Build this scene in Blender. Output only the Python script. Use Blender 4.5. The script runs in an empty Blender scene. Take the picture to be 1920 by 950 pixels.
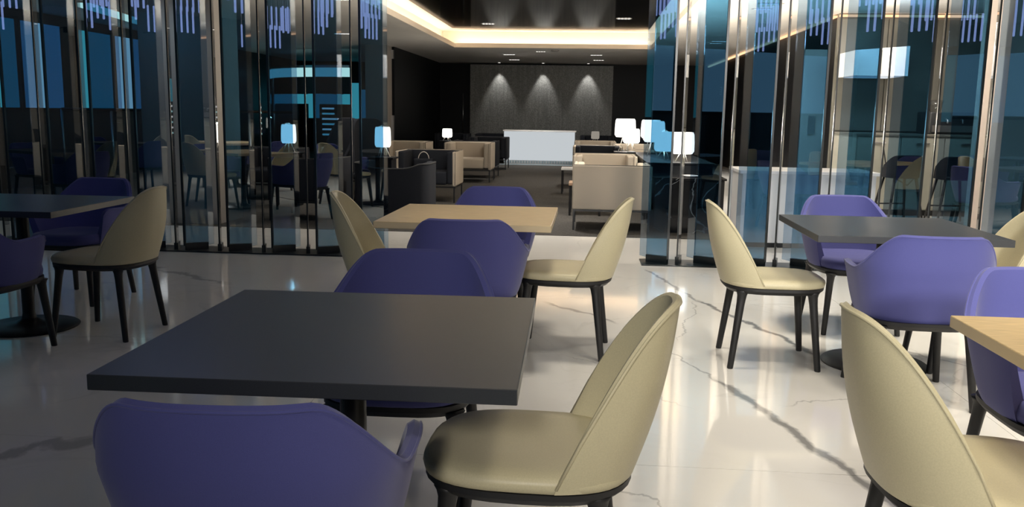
import bpy, bmesh, math, random
from mathutils import Vector, Matrix
random.seed(7)
S = bpy.context.scene
COL = S.collection
PI = math.pi
R = math.radians

# ------------------------------------------------------------------ camera, world, exposure
F_PX, YAW, PITCH, ROLL, CAM_H = 1645.95, 0.0828098, 0.158106, 0.015885, 1.29045
cd = bpy.data.cameras.new('camera'); cam = bpy.data.objects.new('camera', cd); COL.objects.link(cam)
cy, sy, cp, sp = math.cos(YAW), math.sin(YAW), math.cos(PITCH), math.sin(PITCH)
fw = Vector((-sy*cp, cy*cp, -sp)); rt = Vector((cy, sy, 0)); up = rt.cross(fw)
r2 = math.cos(ROLL)*rt + math.sin(ROLL)*up; u2 = -math.sin(ROLL)*rt + math.cos(ROLL)*up
cam.matrix_world = Matrix(((r2.x, u2.x, -fw.x, 0), (r2.y, u2.y, -fw.y, 0), (r2.z, u2.z, -fw.z, CAM_H), (0, 0, 0, 1)))
cd.sensor_width = 36; cd.lens = F_PX/1920*36; cd.clip_end = 200; cd.clip_start = .05
S.camera = cam
S.cycles.transparent_max_bounces = 20
S.view_settings.view_transform = 'Standard'; S.view_settings.look = 'None'
S.view_settings.exposure = 0.0; S.view_settings.gamma = 1.0; S.view_settings.use_curve_mapping = False
wd = bpy.data.worlds.new('world'); S.world = wd; wd.use_nodes = True
wd.node_tree.nodes['Background'].inputs[0].default_value = (.35, .48, .62, 1)
wd.node_tree.nodes['Background'].inputs[1].default_value = .10

def lamp(kind, loc, target, energy, color, parent=None, **kw):
    l = bpy.data.lights.new('light', kind); l.energy = energy; l.color = color
    for k, v in kw.items(): setattr(l, k, v)
    o = bpy.data.objects.new('light', l); COL.objects.link(o); o.location = loc
    d = Vector(target)-Vector(loc)
    o.rotation_euler = d.to_track_quat('-Z', 'Y').to_euler()
    if parent: o.parent = parent
    return o
WARM = (1, .90, .74); NEUT = (1, .96, .90)

# ------------------------------------------------------------------ materials
MATS = {}
def mat(name, col, rough=.5, metal=0, emit=None, es=0, spec=None, coat=0):
    m = bpy.data.materials.new(name); m.use_nodes = True
    b = m.node_tree.nodes['Principled BSDF']
    b.inputs['Base Color'].default_value = (*col, 1); b.inputs['Roughness'].default_value = rough
    b.inputs['Metallic'].default_value = metal
    if spec is not None: b.inputs['Specular IOR Level'].default_value = spec
    if coat: b.inputs['Coat Weight'].default_value = coat
    if emit: b.inputs['Emission Color'].default_value = (*emit, 1); b.inputs['Emission Strength'].default_value = es
    MATS[name] = m
    return m
def nd(m, t, **kw):
    n = m.node_tree.nodes.new(t)
    for k, v in kw.items():
        if hasattr(n, k): setattr(n, k, v)
        else: n.inputs[k].default_value = v
    return n
def lk(m, a, b): m.node_tree.links.new(a, b)
def add_noise(m, scale, amount=.12, bump=0, dist=.002, coords='Object', stretch=(1, 1, 1), detail=4):
    """slight colour mottling and relief"""
    b = m.node_tree.nodes['Principled BSDF']; c = tuple(b.inputs['Base Color'].default_value)
    tc = nd(m, 'ShaderNodeTexCoord'); mp = nd(m, 'ShaderNodeMapping'); mp.inputs['Scale'].default_value = stretch
    lk(m, tc.outputs[coords], mp.inputs['Vector'])
    n = nd(m, 'ShaderNodeTexNoise'); n.inputs['Scale'].default_value = scale; n.inputs['Detail'].default_value = detail
    lk(m, mp.outputs[0], n.inputs['Vector'])
    r = nd(m, 'ShaderNodeValToRGB'); e = r.color_ramp.elements
    e[0].position = .3; e[1].position = .7
    e[0].color = (*[x*(1-amount) for x in c[:3]], 1); e[1].color = (*[min(1, x*(1+amount)) for x in c[:3]], 1)
    lk(m, n.outputs['Fac'], r.inputs[0]); lk(m, r.outputs[0], b.inputs['Base Color'])
    if bump:
        bp = nd(m, 'ShaderNodeBump'); bp.inputs['Strength'].default_value = bump; bp.inputs['Distance'].default_value = dist
        lk(m, n.outputs['Fac'], bp.inputs['Height']); lk(m, bp.outputs[0], b.inputs['Normal'])
    return m
def emat(name, col, s):
    m = bpy.data.materials.new(name); m.use_nodes = True; nt = m.node_tree; nt.nodes.clear()
    e = nt.nodes.new('ShaderNodeEmission'); e.inputs[0].default_value = (*col, 1); e.inputs[1].default_value = s
    o = nt.nodes.new('ShaderNodeOutputMaterial'); nt.links.new(e.outputs[0], o.inputs[0]); MATS[name] = m
    return m
def glass(name, tint, base, rough=.0):
    """thin architectural glass: tinted transmission + fresnel reflection"""
    m = bpy.data.materials.new(name); m.use_nodes = True; nt = m.node_tree; nt.nodes.clear()
    t = nt.nodes.new('ShaderNodeBsdfTransparent'); t.inputs[0].default_value = (*tint, 1)
    g = nt.nodes.new('ShaderNodeBsdfGlossy'); g.inputs['Roughness'].default_value = rough
    lw = nt.nodes.new('ShaderNodeLayerWeight'); lw.inputs['Blend'].default_value = .5
    fr = nt.nodes.new('ShaderNodeMath'); fr.operation = 'POWER'; fr.inputs[1].default_value = 5; nt.links.new(lw.outputs['Facing'], fr.inputs[0])
    a = nt.nodes.new('ShaderNodeMath'); a.operation = 'MULTIPLY_ADD'; a.inputs[1].default_value = .85; a.inputs[2].default_value = base+.04; a.use_clamp = True
    mx = nt.nodes.new('ShaderNodeMixShader'); o = nt.nodes.new('ShaderNodeOutputMaterial')
    nt.links.new(fr.outputs[0], a.inputs[0]); nt.links.new(a.outputs[0], mx.inputs[0])
    nt.links.new(t.outputs[0], mx.inputs[1]); nt.links.new(g.outputs[0], mx.inputs[2]); nt.links.new(mx.outputs[0], o.inputs[0])
    MATS[name] = m
    return m

PURPLE = add_noise(mat('purple_fabric', (.075, .080, .262), .75, spec=.25), 900, .10, .25, .0006)
PURPLE.node_tree.nodes['Principled BSDF'].inputs['Sheen Weight'].default_value = .25
BEIGE = add_noise(mat('beige_leather', (.55, .495, .325), .42, spec=.4), 260, .05, .12, .0006)
BLACKPL = mat('black_plastic', (.012, .012, .013), .5)
BLACKTOP = add_noise(mat('black_laminate', (.026, .029, .034), .33, spec=.9), 300, .15, .05, .0003)
OAK = add_noise(mat('oak_veneer', (.52, .385, .20), .38), 14, .16, .06, .0004, stretch=(1, 9, 9), detail=8)
OAKEDGE = mat('oak_edge', (.66, .53, .33), .45)
BLACKMET = mat('black_metal', (.012, .012, .013), .4, .3)
CREAM = add_noise(mat('cream_wool', (.42, .365, .295), .9, spec=.2), 500, .08, .2, .0008)
CHARC = add_noise(mat('charcoal_wool', (.016, .018, .024), .9, spec=.2), 500, .2, .2, .0008)
PIPE = mat('dark_piping', (.02, .02, .02), .7)
SHADE = emat('lamp_shade_glow', (1, .97, .90), 2.6)
LAMPLEG = mat('pale_lamp_leg', (.75, .70, .62), .4)
CEIL = add_noise(mat('grey_ceiling_paint', (.70, .67, .63), .8), 3, .03)
CEILD = mat('dining_ceiling_paint', (.30, .29, .28), .8)
MIRRORC = mat('dark_mirror_ceiling', (.20, .19, .18), .07, 1)
COVE = mat('cove_plaster', (.80, .72, .62), .7)
LED = emat('warm_led', (1, .80, .58), 13.0)
LEDO = emat('orange_led', (1, .58, .32), 1.6)
BLACKW = mat('black_gloss_wall', (.005, .006, .008), .4, spec=.18)
DARKW = add_noise(mat('dark_wall', (.02, .021, .023), .45), 5, .3)
OLIVE = add_noise(mat('olive_grey_panel', (.16, .152, .125), .42), 4, .06)
OLIVE2 = add_noise(mat('pale_olive_panel', (.36, .35, .29), .35), 4, .05)
GREYP = mat('grey_paint', (.40, .375, .35), .6)
PINKP = mat('pale_pink_paint', (.72, .63, .57), .6)
WHITE = mat('white_solid_surface', (.80, .80, .81), .3)
STEEL = mat('brushed_steel', (.62, .62, .63), .3, 1)
DESKG = emat('backlit_white_panel', (.90, .96, 1), .60)
TUBE = emat('violet_led_tube', (.42, .52, 1), 1.7)
WINB = emat('blue_daylight', (.20, .50, .80), .42)
TEALG = emat('teal_lit_glass', (.06, .45, .62), .42)
TEALW = emat('pale_teal_light', (.45, .85, .90), .75)
SIGNG = emat('lit_white_sign', (.9, .95, 1), .8)
G_BLUE = glass('blue_tinted_glass', (.31, .54, .70), .20)
G_LIGHT = glass('pale_blue_glass', (.70, .80, .90), .12)
G_SMOKE = glass('smoked_glass', (.76, .77, .78), .03)
G_CLEAR = glass('clear_glass', (.92, .95, .95), .0)
EDGE = mat('dark_glass_edge', (.006, .010, .012), .3)

def marble():
    m = mat('white_marble', (.82, .81, .775), .07); b = m.node_tree.nodes['Principled BSDF']
    nt = m.node_tree
    pos = nd(m, 'ShaderNodeNewGeometry').outputs['Position']
    def noise(sc, det=6, dist=0.0):
        n = nd(m, 'ShaderNodeTexNoise'); n.inputs['Scale'].default_value = sc; n.inputs['Detail'].default_value = det
        n.inputs['Distortion'].default_value = dist; lk(m, pos, n.inputs['Vector']); return n.outputs['Fac']
    def mth(op, a, c=None, clamp=False):
        n = nd(m, 'ShaderNodeMath'); n.operation = op; n.use_clamp = clamp
        for i, v in enumerate((a, c)):
            if v is None: continue
            if isinstance(v, (int, float)): n.inputs[i].default_value = v
            else: lk(m, v, n.inputs[i])
        return n.outputs[0]
    sep = nd(m, 'ShaderNodeSeparateXYZ'); lk(m, pos, sep.inputs[0]); X, Y = sep.outputs[0], sep.outputs[1]
    nA = mth('SUBTRACT', noise(2.6, 8, .5), .5); nB = noise(5.5, 5, .6); nC = mth('SUBTRACT', noise(9, 6), .5)
    total = None
    # veins: start, end, wander, half width, strength
    V = [((.30, 5.25), (.72, 4.15), .10, .010, .55), ((.66, 4.35), (1.12, 2.75), .08, .034, .85), ((.71, 4.10), (1.0, 3.2), .16, .008, .6),
         ((.52, 7.45), (.83, 6.1), .08, .020, .65), ((.80, 6.25), (1.35, 4.75), .12, .030, .9), ((.80, 6.2), (.55, 5.0), .2, .008, .4),
         ((-.30, 6.0), (.25, 5.4), .12, .026, .65), ((-3.6, 6.9), (-2.6, 6.2), .25, .04, .45), ((-2.4, 2.6), (-1.6, 3.5), .3, .05, .5),
         ((1.05, 2.9), (1.9, 2.2), .15, .02, .6), ((-1.5, 3.9), (-.2, 4.2), .3, .012, .4), ((.1, 3.1), (.45, 2.4), .3, .010, .45),
         ((1.7, 5.1), (2.6, 4.3), .2, .014, .5), ((2.0, 3.4), (3.4, 1.6), .2, .03, .6), ((.9, 3.9), (1.5, 4.2), .25, .008, .4), ((-.1, 4.7), (.5, 3.8), .25, .007, .3)]
    for (a, e, wob, w, st) in V:
        dx, dy = e[0]-a[0], e[1]-a[1]; L = math.hypot(dx, dy); ux, uy = dx/L, dy/L
        t = mth('ADD', mth('ADD', mth('MULTIPLY', X, ux), mth('MULTIPLY', Y, uy)), -(a[0]*ux+a[1]*uy))
        q = mth('ADD', mth('ADD', mth('MULTIPLY', X, -uy), mth('MULTIPLY', Y, ux)), (a[0]*uy-a[1]*ux))
        q = mth('ADD', q, mth('ADD', mth('MULTIPLY', nA, wob*1.6), mth('MULTIPLY', nC, .06)))
        line = mth('SUBTRACT', 1.0, mth('DIVIDE', mth('ABSOLUTE', q), mth('MULTIPLY', nB, w*2)), True)
        m0 = mth('MULTIPLY', t, 6.0, True); m1 = mth('MULTIPLY', mth('SUBTRACT', L, t), 6.0, True)
        v = mth('MULTIPLY', mth('MULTIPLY', line, st*1.5), mth('MULTIPLY', m0, m1), True)
        v = mth('MINIMUM', v, st)
        total = v if total is None else mth('MAXIMUM', total, v)
    fine = mth('MULTIPLY', mth('SUBTRACT', .012, mth('ABSOLUTE', mth('SUBTRACT', noise(.9, 7, .9), .5))), 22.0, True)
    patch = mth('MULTIPLY', mth('SUBTRACT', noise(.7, 2), .42), 3.0, True)
    total = mth('MAXIMUM', total, mth('MULTIPLY', fine, patch))
    cl = nd(m, 'ShaderNodeMix', data_type='RGBA'); cl.inputs[6].default_value = (.84, .82, .77, 1); cl.inputs[7].default_value = (.75, .74, .715, 1)
    lk(m, noise(1.3, 4, .4), cl.inputs[0])
    mx = nd(m, 'ShaderNodeMix', data_type='RGBA'); mx.inputs[7].default_value = (.20, .20, .20, 1)
    lk(m, total, mx.inputs[0]); lk(m, cl.outputs[2], mx.inputs[6]); lk(m, mx.outputs[2], b.inputs['Base Color'])
    return m
MARBLE = marble()
def carpet():
    m = add_noise(mat('grey_carpet', (.058, .055, .051), .95, spec=.1), 60, .35, .5, .004, detail=8)
    return m
CARPET = carpet()
def black_marble():
    m = mat('black_marble', (.008, .008, .009), .12); b = m.node_tree.nodes['Principled BSDF']
    tc = nd(m, 'ShaderNodeTexCoord'); n = nd(m, 'ShaderNodeTexNoise'); n.inputs['Scale'].default_value = 1.6; n.inputs['Detail'].default_value = 8; n.inputs['Distortion'].default_value = 1.2
    lk(m, tc.outputs['Object'], n.inputs['Vector'])
    r = nd(m, 'ShaderNodeValToRGB'); e = r.color_ramp.elements
    e[0].position = .485; e[0].color = (.008, .008, .009, 1); e[1].position = .515; e[1].color = (.008, .008, .009, 1)
    x = e.new(.5); x.color = (.35, .35, .33, 1)
    lk(m, n.outputs['Fac'], r.inputs[0]); lk(m, r.outputs[0], b.inputs['Base Color'])
    return m
BMARBLE = black_marble()
def feature_mat():
    m = mat('grey_woven_mosaic', (.10, .10, .095), .38); b = m.node_tree.nodes['Principled BSDF']
    tc = nd(m, 'ShaderNodeTexCoord'); mp = nd(m, 'ShaderNodeMapping'); mp.inputs['Scale'].default_value = (14, 1, .9)
    lk(m, tc.outputs['Object'], mp.inputs['Vector'])
    n1 = nd(m, 'ShaderNodeTexNoise'); n1.inputs['Scale'].default_value = 1.2; n1.inputs['Detail'].default_value = 5; lk(m, mp.outputs[0], n1.inputs['Vector'])
    mp2 = nd(m, 'ShaderNodeMapping'); mp2.inputs['Scale'].default_value = (60, 1, 44); lk(m, tc.outputs['Object'], mp2.inputs['Vector'])
    v = nd(m, 'ShaderNodeTexVoronoi'); v.inputs['Scale'].default_value = 1.0; lk(m, mp2.outputs[0], v.inputs['Vector'])
    mul = nd(m, 'ShaderNodeMath', operation='MULTIPLY'); lk(m, n1.outputs['Fac'], mul.inputs[0]); lk(m, v.outputs['Color'], mul.inputs[1])
    r = nd(m, 'ShaderNodeValToRGB'); e = r.color_ramp.elements
    e[0].position = .1; e[0].color = (.16, .163, .155, 1); e[1].position = .5; e[1].color = (.31, .31, .295, 1)
    lk(m, mul.outputs[0], r.inputs[0]); lk(m, r.outputs[0], b.inputs['Base Color'])
    bp = nd(m, 'ShaderNodeBump'); bp.inputs['Strength'].default_value = .6; bp.inputs['Distance'].default_value = .01
    lk(m, mul.outputs[0], bp.inputs['Height']); lk(m, bp.outputs[0], b.inputs['Normal'])
    return m
FEATURE = feature_mat()

# ------------------------------------------------------------------ mesh helpers
class MB:
    def __init__(s): s.v = []; s.f = []
    def grid(s, pts, close_u=False, close_v=False, flip=False):
        n, k = len(pts), len(pts[0]); o = len(s.v)
        for r in pts: s.v += [tuple(p) for p in r]
        for i in range(n if close_u else n-1):
            for j in range(k if close_v else k-1):
                a, b = o+i*k+j, o+i*k+(j+1) % k; c, d = o+((i+1) % n)*k+(j+1) % k, o+((i+1) % n)*k+j
                s.f.append((d, c, b, a) if flip else (a, b, c, d))
        return o
    def box(s, x0, x1, y0, y1, z0, z1):
        o = len(s.v)
        s.v += [(x, y, z) for z in (z0, z1) for y in (y0, y1) for x in (x0, x1)]
        for q in ((0, 2, 3, 1), (4, 5, 7, 6), (0, 1, 5, 4), (2, 6, 7, 3), (0, 4, 6, 2), (1, 3, 7, 5)): s.f.append(tuple(o+i for i in q))
        return s
    def lathe(s, prof, n=24, cx=0, cy=0, cap=True):
        rings = [[(cx+r*math.cos(2*PI*i/n), cy+r*math.sin(2*PI*i/n), z) for i in range(n)] for r, z in prof]
        o = s.grid(rings, False, True)
        if cap:
            s.f.append(tuple(o+n-1-i for i in range(n))); t = o+(len(prof)-1)*n; s.f.append(tuple(t+i for i in range(n)))
        return s
    def tube(s, path, r, n=8, closed=False):
        P = [Vector(p) for p in path]; m = len(P); rings = []; last = None
        for i, p in enumerate(P):
            a = P[(i-1) % m] if (closed or i) else p; b = P[(i+1) % m] if (closed or i < m-1) else p
            t = (b-a).normalized()
            ref = last if last is not None else (Vector((0, 0, 1)) if abs(t.z) < .9 else Vector((1, 0, 0)))
            u = (ref-t*ref.dot(t)).normalized(); w = t.cross(u); last = u
            rr = r[i] if isinstance(r, (list, tuple)) else r
            rings.append([tuple(p+rr*(math.cos(2*PI*k/n)*u+math.sin(2*PI*k/n)*w)) for k in range(n)])
        o = s.grid(rings, closed, True)
        if not closed:
            s.f.append(tuple(o+n-1-i for i in range(n))); t = o+(m-1)*n; s.f.append(tuple(t+i for i in range(n)))
        return s
    def mesh(s, name, smooth=False, bevel=0, seg=2):
        me = bpy.data.meshes.new(name); me.from_pydata(s.v, [], s.f); me.validate()
        bm = bmesh.new(); bm.from_mesh(me)
        bmesh.ops.remove_doubles(bm, verts=bm.verts, dist=1e-5)
        bmesh.ops.recalc_face_normals(bm, faces=bm.faces)
        if bevel: bmesh.ops.bevel(bm, geom=bm.edges[:]+bm.verts[:], offset=bevel, segments=seg, affect='EDGES', profile=.6)
        for f in bm.faces: f.smooth = smooth
        bm.to_mesh(me); bm.free()
        return me
def obj(name, me, m, parent=None, loc=None, label=None):
    o = bpy.data.objects.new(name, me); COL.objects.link(o)
    if m and not me.materials: me.materials.append(m)
    if parent: o.parent = parent
    if loc: o.location = loc
    if label: o['label'] = label
    return o
def box_me(name, x0, x1, y0, y1, z0, z1, bevel=0, seg=2): return MB().box(x0, x1, y0, y1, z0, z1).mesh(name, bevel > .006, bevel, seg)
def box(name, x0, x1, y0, y1, z0, z1, m, parent=None, bevel=0, label=None):
    return obj(name, box_me(name, x0, x1, y0, y1, z0, z1, bevel), m, parent, label=label)
def tag(o, label, cat, group=None):
    o['label'] = label; o['category'] = cat
    if group: o['group'] = group
    return o
def struct(o): o['kind'] = 'structure'; return o
def thing(name, label, cat, loc=(0, 0, 0), rz=0, group=None):
    o = bpy.data.objects.new(name, None); COL.objects.link(o); o.location = loc; o.rotation_euler = (0, 0, rz)
    o.empty_display_size = .1
    return tag(o, label, cat, group)
def dup(root, label, loc=None, rz=None):
    r = root.copy(); COL.objects.link(r)
    if loc: r.location = loc
    if rz is not None: r.rotation_euler = (0, 0, rz)
    r['label'] = label
    for ch in list(root.children):
        c = ch.copy(); COL.objects.link(c); c.parent = r
        for g in list(ch.children):
            d = g.copy(); COL.objects.link(d); d.parent = c
    return r
def smooth_by_angle(me):
    me.set_sharp_from_angle(angle=R(40))
def sub(o, lv=1):
    m = o.modifiers.new('subdivision', 'SUBSURF'); m.levels = lv; m.render_levels = lv; return o

# ------------------------------------------------------------------ the setting
TS = 1.5
floor = struct(box('floor', -9, 7.8, -3.1, 30, -.06, -.012, mat('screed', (.45, .43, .40), .8)))
TX = 3.0
tile_me = box_me('tile', -TX/2+.001, TX/2-.001, -TS/2+.001, TS/2-.001, -.012, 0)
x0t, y0t = -10.2, -2.85
for i in range(6):
    for j in range(18):
        xc, yc = x0t+TX*(i+.5), y0t+TS*(j+.5)
        if (j > 8 and xc < 1.2) or xc > 8: continue
        obj('tile', tile_me, MARBLE, floor, (xc, yc, 0))
cp_ = struct(box('floor_carpet', -8.95, 1.62, 9.36, 27.4, -.011, .006, CARPET))

# lounge ceiling with the coffer hole (x -3.16..1.40, y 12..20.75)
mb = MB()
CX0, CX1, CY0, CY1, CZ = -3.16, 1.42, 11.6, 20.75, 2.8
mb.box(-9, CX0, 7.4, 27.6, CZ, CZ+.06); mb.box(CX1, 7, 7.4, 27.6, CZ, CZ+.06)
mb.box(CX0, CX1, 7.4, CY0, CZ, CZ+.06); mb.box(CX0, CX1, CY1, 27.6, CZ, CZ+.06)
ceil_l = struct(obj('ceiling', mb.mesh('ceiling'), CEIL))
mb = MB(); o_ = .30; zt = 3.18
mb.box(CX0-o_-.04, CX0-o_, CY0-o_, CY1+o_, CZ+.05, zt); mb.box(CX1+o_, CX1+o_+.04, CY0-o_, CY1+o_, CZ+.05, zt)
mb.box(CX0-o_, CX1+o_, CY1+o_, CY1+o_+.04, CZ+.05, zt); mb.box(CX0-o_, CX1+o_, CY0-o_-.04, CY0-o_, CZ+.05, zt)
obj('cove_wall', mb.mesh('cove_wall'), COVE, ceil_l)
mb = MB()
for q in ((CX0, CX0+.02, CY0, CY1), (CX1-.02, CX1, CY0, CY1), (CX0, CX1, CY1-.02, CY1), (CX0, CX1, CY0, CY0+.02)): mb.box(*q, CZ-.012, CZ+.085)
obj('cove_lip', mb.mesh('cove_lip'), COVE, ceil_l)
box('mirror_panel', CX0+.30, CX1-.22, CY0-.1, 18.55, 3.02, 3.05, MIRRORC, ceil_l)
box('panel_hanger', CX0+.6, CX1-.5, CY0, 18.3, 3.051, zt, COVE, ceil_l)
box('upper_ceiling', CX0-o_-.04, CX1+o_+.04, CY0-o_-.04, CY1+o_+.04, zt, zt+.04, COVE, ceil_l)
mb = MB()
for q in ((CX0-.20, CX0-.12, CY0, CY1), (CX1+.12, CX1+.20, CY0, CY1), (CX0, CX1, CY1+.12, CY1+.20)): mb.box(*q, CZ+.062, CZ+.075)
obj('led_strip', mb.mesh('led_strip'), LED, ceil_l)
# dining ceiling, bulkhead over the glass screens
DZ = 3.4
struct(box('ceiling_dining', -9, 7, -3.2, 7.5, DZ, DZ+.06, CEILD))
struct(box('trim_1', -9, 7, 7.4, 7.5, CZ, DZ, CEILD))
# walls
struct(box('wall_rear', -9, 7, -3.3, -3.2, 0, DZ, mat('rear_wall_paint', (.16, .16, .165), .7)))
struct(box('wall_right', 7, 7.1, -3.2, 27.6, 0, DZ, mat('right_wall_paint', (.30, .28, .25), .6)))
wl = struct(box('wall_left', -9.1, -9, -3.2, 27.6, 0, DZ, DARKW))
struct(box('wall_far', -9, 7, 27.4, 27.6, 0, CZ, BLACKW))
fwall = struct(box('wall_feature', -3.60, .72, 27.0, 27.38, 0, 2.74, FEATURE))
wb = struct(box('wall_lounge_left', -4.75, -4.6, 20.9, 27.4, 0, CZ, BLACKW))
wp = struct(box('wall_lounge_pier', -5.15, -4.66, 20.3, 20.9, 0, CZ, GREYP))
for z0, z1 in ((2.52, 2.72), (.55, 1.2)): box('door_hinge', -4.66, -4.60, 20.78, 20.88, z0, z1, STEEL, wp)
wr = struct(box('wall_lounge_right', 3.6, 3.75, 13.6, 27.4, 0, CZ-.06, BLACKW))
struct(box('trim_2', 3.55, 3.60, 13.6, 27.4, CZ-.05, CZ-.02, LEDO))
struct(box('wall_back_bar', 3.6, 7, 13.5, 13.6, 0, CZ, OLIVE))
struct(box('trim_3', 3.6, 7, 13.44, 13.5, CZ-.05, CZ-.02, LEDO))
# vertical joints of the back-bar panelling
for k in range(5): box('panel', 3.62+k*.68, 3.62+k*.68+.67, 13.46, 13.5, 1.12, CZ-.08, OLIVE, bpy.data.objects['wall_back_bar'], .004)
# left glazing to the concourse: lit panes between mullions
for n_, (ya, yb, k) in enumerate(((8.6, 14.6, 5), (15.0, 21.0, 5))):
    w = struct(box('window_%d' % (n_+1), -8.97, -8.93, ya, yb, 1.18, 1.26, BLACKMET))
    for i in range(k):
        a = ya+(yb-ya)*i/k; b = ya+(yb-ya)*(i+1)/k
        box('pane', -8.98, -8.96, a+.03, b-.03, 1.26, 2.62, WINB if (i+n_) % 2 == 0 else TEALG, w)
        box('mullion', -8.98, -8.90, a-.03, a+.03, 1.18, 2.66, BLACKMET, w)
for n_, (xa, xb, k) in enumerate(((-8.8, -5.4, 6),)):
    w = struct(box('window_3', xa, xb, 27.32, 27.38, .98, 1.04, BLACKMET))
    for i in range(k):
        a = xa+(xb-xa)*i/k; b = xa+(xb-xa)*(i+1)/k
        box('pane', a+.04, b-.04, 27.34, 27.36, 1.05, 1.95 if i % 2 else 2.15, TEALG, w)
        box('mullion', a-.03, a+.03, 27.28, 27.36, .98, 2.3, BLACKMET, w)
# windows behind the camera, out of frame: the cool light of the hall and its reflections in the fins
w = struct(box('window_4', -8.97, -8.93, -2.6, 5.2, 1.32, 1.38, BLACKMET))
for i in range(6):
    a = -2.6+1.3*i; box('pane', -8.98, -8.96, a+.03, a+1.27, 1.40, 2.75, WINB, w); box('mullion', -8.98, -8.9, a-.03, a+.03, 1.32, 2.8, BLACKMET, w)
w = struct(box('window_5', -6.6, -1.2, -3.2, -3.14, 1.32, 1.38, BLACKMET))
for i in range(4):
    a = -6.6+1.35*i; box('pane', a+.03, a+1.32, -3.18, -3.16, 1.40, 2.75, WINB, w); box('mullion', a-.03, a+.03, -3.18, -3.1, 1.32, 2.8, BLACKMET, w)
# columns
pil = struct(box('wall_column_left', -4.95, -4.10, 9.5, 10.2, 0, CZ, GREYP, bevel=.01))
pir = struct(box('wall_column_right', 4.28, 4.9, 9.7, 10.3, 0, CZ, PINKP, bevel=.01))
# base bar cabinets
# ------------------------------------------------------------------ glass fin screens
ZT = 2.78
def pane_me(p, q, th=.010, z0=.05, z1=ZT):
    d = (Vector(q)-Vector(p)); d.normalize(); n = Vector((-d.y, d.x))*th/2
    c = [(p[0]+n.x, p[1]+n.y), (q[0]+n.x, q[1]+n.y), (q[0]-n.x, q[1]-n.y), (p[0]-n.x, p[1]-n.y)]
    m = MB(); m.v = [(x, y, z0) for x, y in c]+[(x, y, z1) for x, y in c]
    m.f = [(0, 1, 2, 3), (7, 6, 5, 4), (0, 4, 5, 1), (1, 5, 6, 2), (2, 6, 7, 3), (3, 7, 4, 0)]
    return m.mesh('pane')
def shoe_me(p, q): return pane_me(p, q, .034, .0125, .075)
def fin_meshes(sx):
    # plan for a right-hand unit: origin = near edge of the blue pane; blue pane runs far-left
    B0, B1 = (0, 0), (-sx*.175, .105)
    L0, L1 = ((-.178, .107), (-.228, .197)) if sx > 0 else ((.178, .107), (.199, .170))
    K0, K1 = (sx*.080, -.01), (sx*.118, .12)
    ed = MB()
    for q in (B0,): ed.box(q[0]-.009, q[0]+.009, q[1]-.012, q[1]+.012, .05, ZT)
    ed2 = MB().box(K0[0]-.006, K0[0]+.006, K0[1]-.008, K0[1]+.008, .05, ZT)
    return dict(blue=pane_me(B0, B1), light=pane_me(L0, L1), smoke=pane_me(K0, K1), edge=ed.mesh('edge_profile'), edge2=ed2.mesh('edge_profile'),
                shoes=[shoe_me(B0, B1), shoe_me(K0, K1)])
def fin(me, x, y, label, grp):
    t = thing('glass_fin', label, 'glass fin', (x, y, 0), 0, grp)
    obj('blue_pane', me['blue'], G_BLUE, t); obj('pale_pane', me['light'], G_LIGHT, t); obj('smoked_pane', me['smoke'], G_SMOKE, t)
    obj('edge_profile', me['edge'], EDGE, t); obj('edge_profile', me['edge2'], EDGE, t)
    for s in me['shoes']: obj('shoe', s, EDGE, t)
    return t
ORD = ['first', 'second', 'third', 'fourth', 'fifth', 'sixth', 'seventh', 'eighth', 'ninth', 'tenth']
mr = fin_meshes(1); ml = fin_meshes(-1)
for k in range(8): fin(mr, .73+k*.418, 7.68, 'blue and clear glass fin, %s from the lounge opening in the right-hand screen' % ORD[k], 'glass fins of the right-hand screen')
for k in range(9): fin(ml, -1.99-k*.412, 7.66, 'blue and clear glass fin, %s from the lounge opening in the left-hand screen' % ORD[k], 'glass fins of the left-hand screen')
tag(box('base_rail', .50, 4.3, 7.60, 7.92, 0.0005, .012, EDGE), 'black floor rail under the right-hand glass fin screen', 'rail')
tag(box('base_rail', -5.9, -1.80, 7.60, 7.92, 0.0005, .012, EDGE), 'black floor rail under the left-hand glass fin screen', 'rail')
# ------------------------------------------------------------------ dining furniture
def sup(a, b, th, n):
    s, c = math.sin(th), math.cos(th)
    return a*math.copysign(abs(s)**(2/n), s), -b*math.copysign(abs(c)**(2/n), c)
def cushion(a, b, n, z0, z1, yo=0, N=40, crown=.012, fl=1.0):
    m = MB(); rings = []
    H = z1-z0
    for k, (s, z) in enumerate(((.90, z0), (.985, z0+.15*H), (1, z0+.5*H), (.985, z0+.8*H), (.94, z1), (.75, z1+crown*.3), (.4, z1-crown*.2), (.05, z1-crown*.5))):
        rings.append([(x*s, y*s+yo, z) for x, y in (sup(a, b, 2*PI*i/N, n) for i in range(N))])
    o = m.grid(rings, False, True); m.f.append(tuple(o+i for i in range(N))); t = o+7*N; m.f.append(tuple(t+N-1-i for i in range(N)))
    return m.mesh('seat', True)
def leg_me(x0, y0, x1, y1, ztop):
    m = MB(); rings = []; N = 10
    for s, r in ((0, .0145), (.01, .016), (.5, .019), (.84, .0215), (.93, .0245), (.97, .030), (1.0, .038)):
        x, y, z = x1+(x0-x1)*s, y1+(y0-y1)*s, ztop*s
        rings.append([(x+r*math.cos(2*PI*i/N), y+r*math.sin(2*PI*i/N), z) for i in range(N)])
    o = m.grid(rings, False, True); m.f.append(tuple(o+N-1-i for i in range(N))); t = o+6*N; m.f.append(tuple(t+i for i in range(N)))
    return m.mesh('leg', True)
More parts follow.
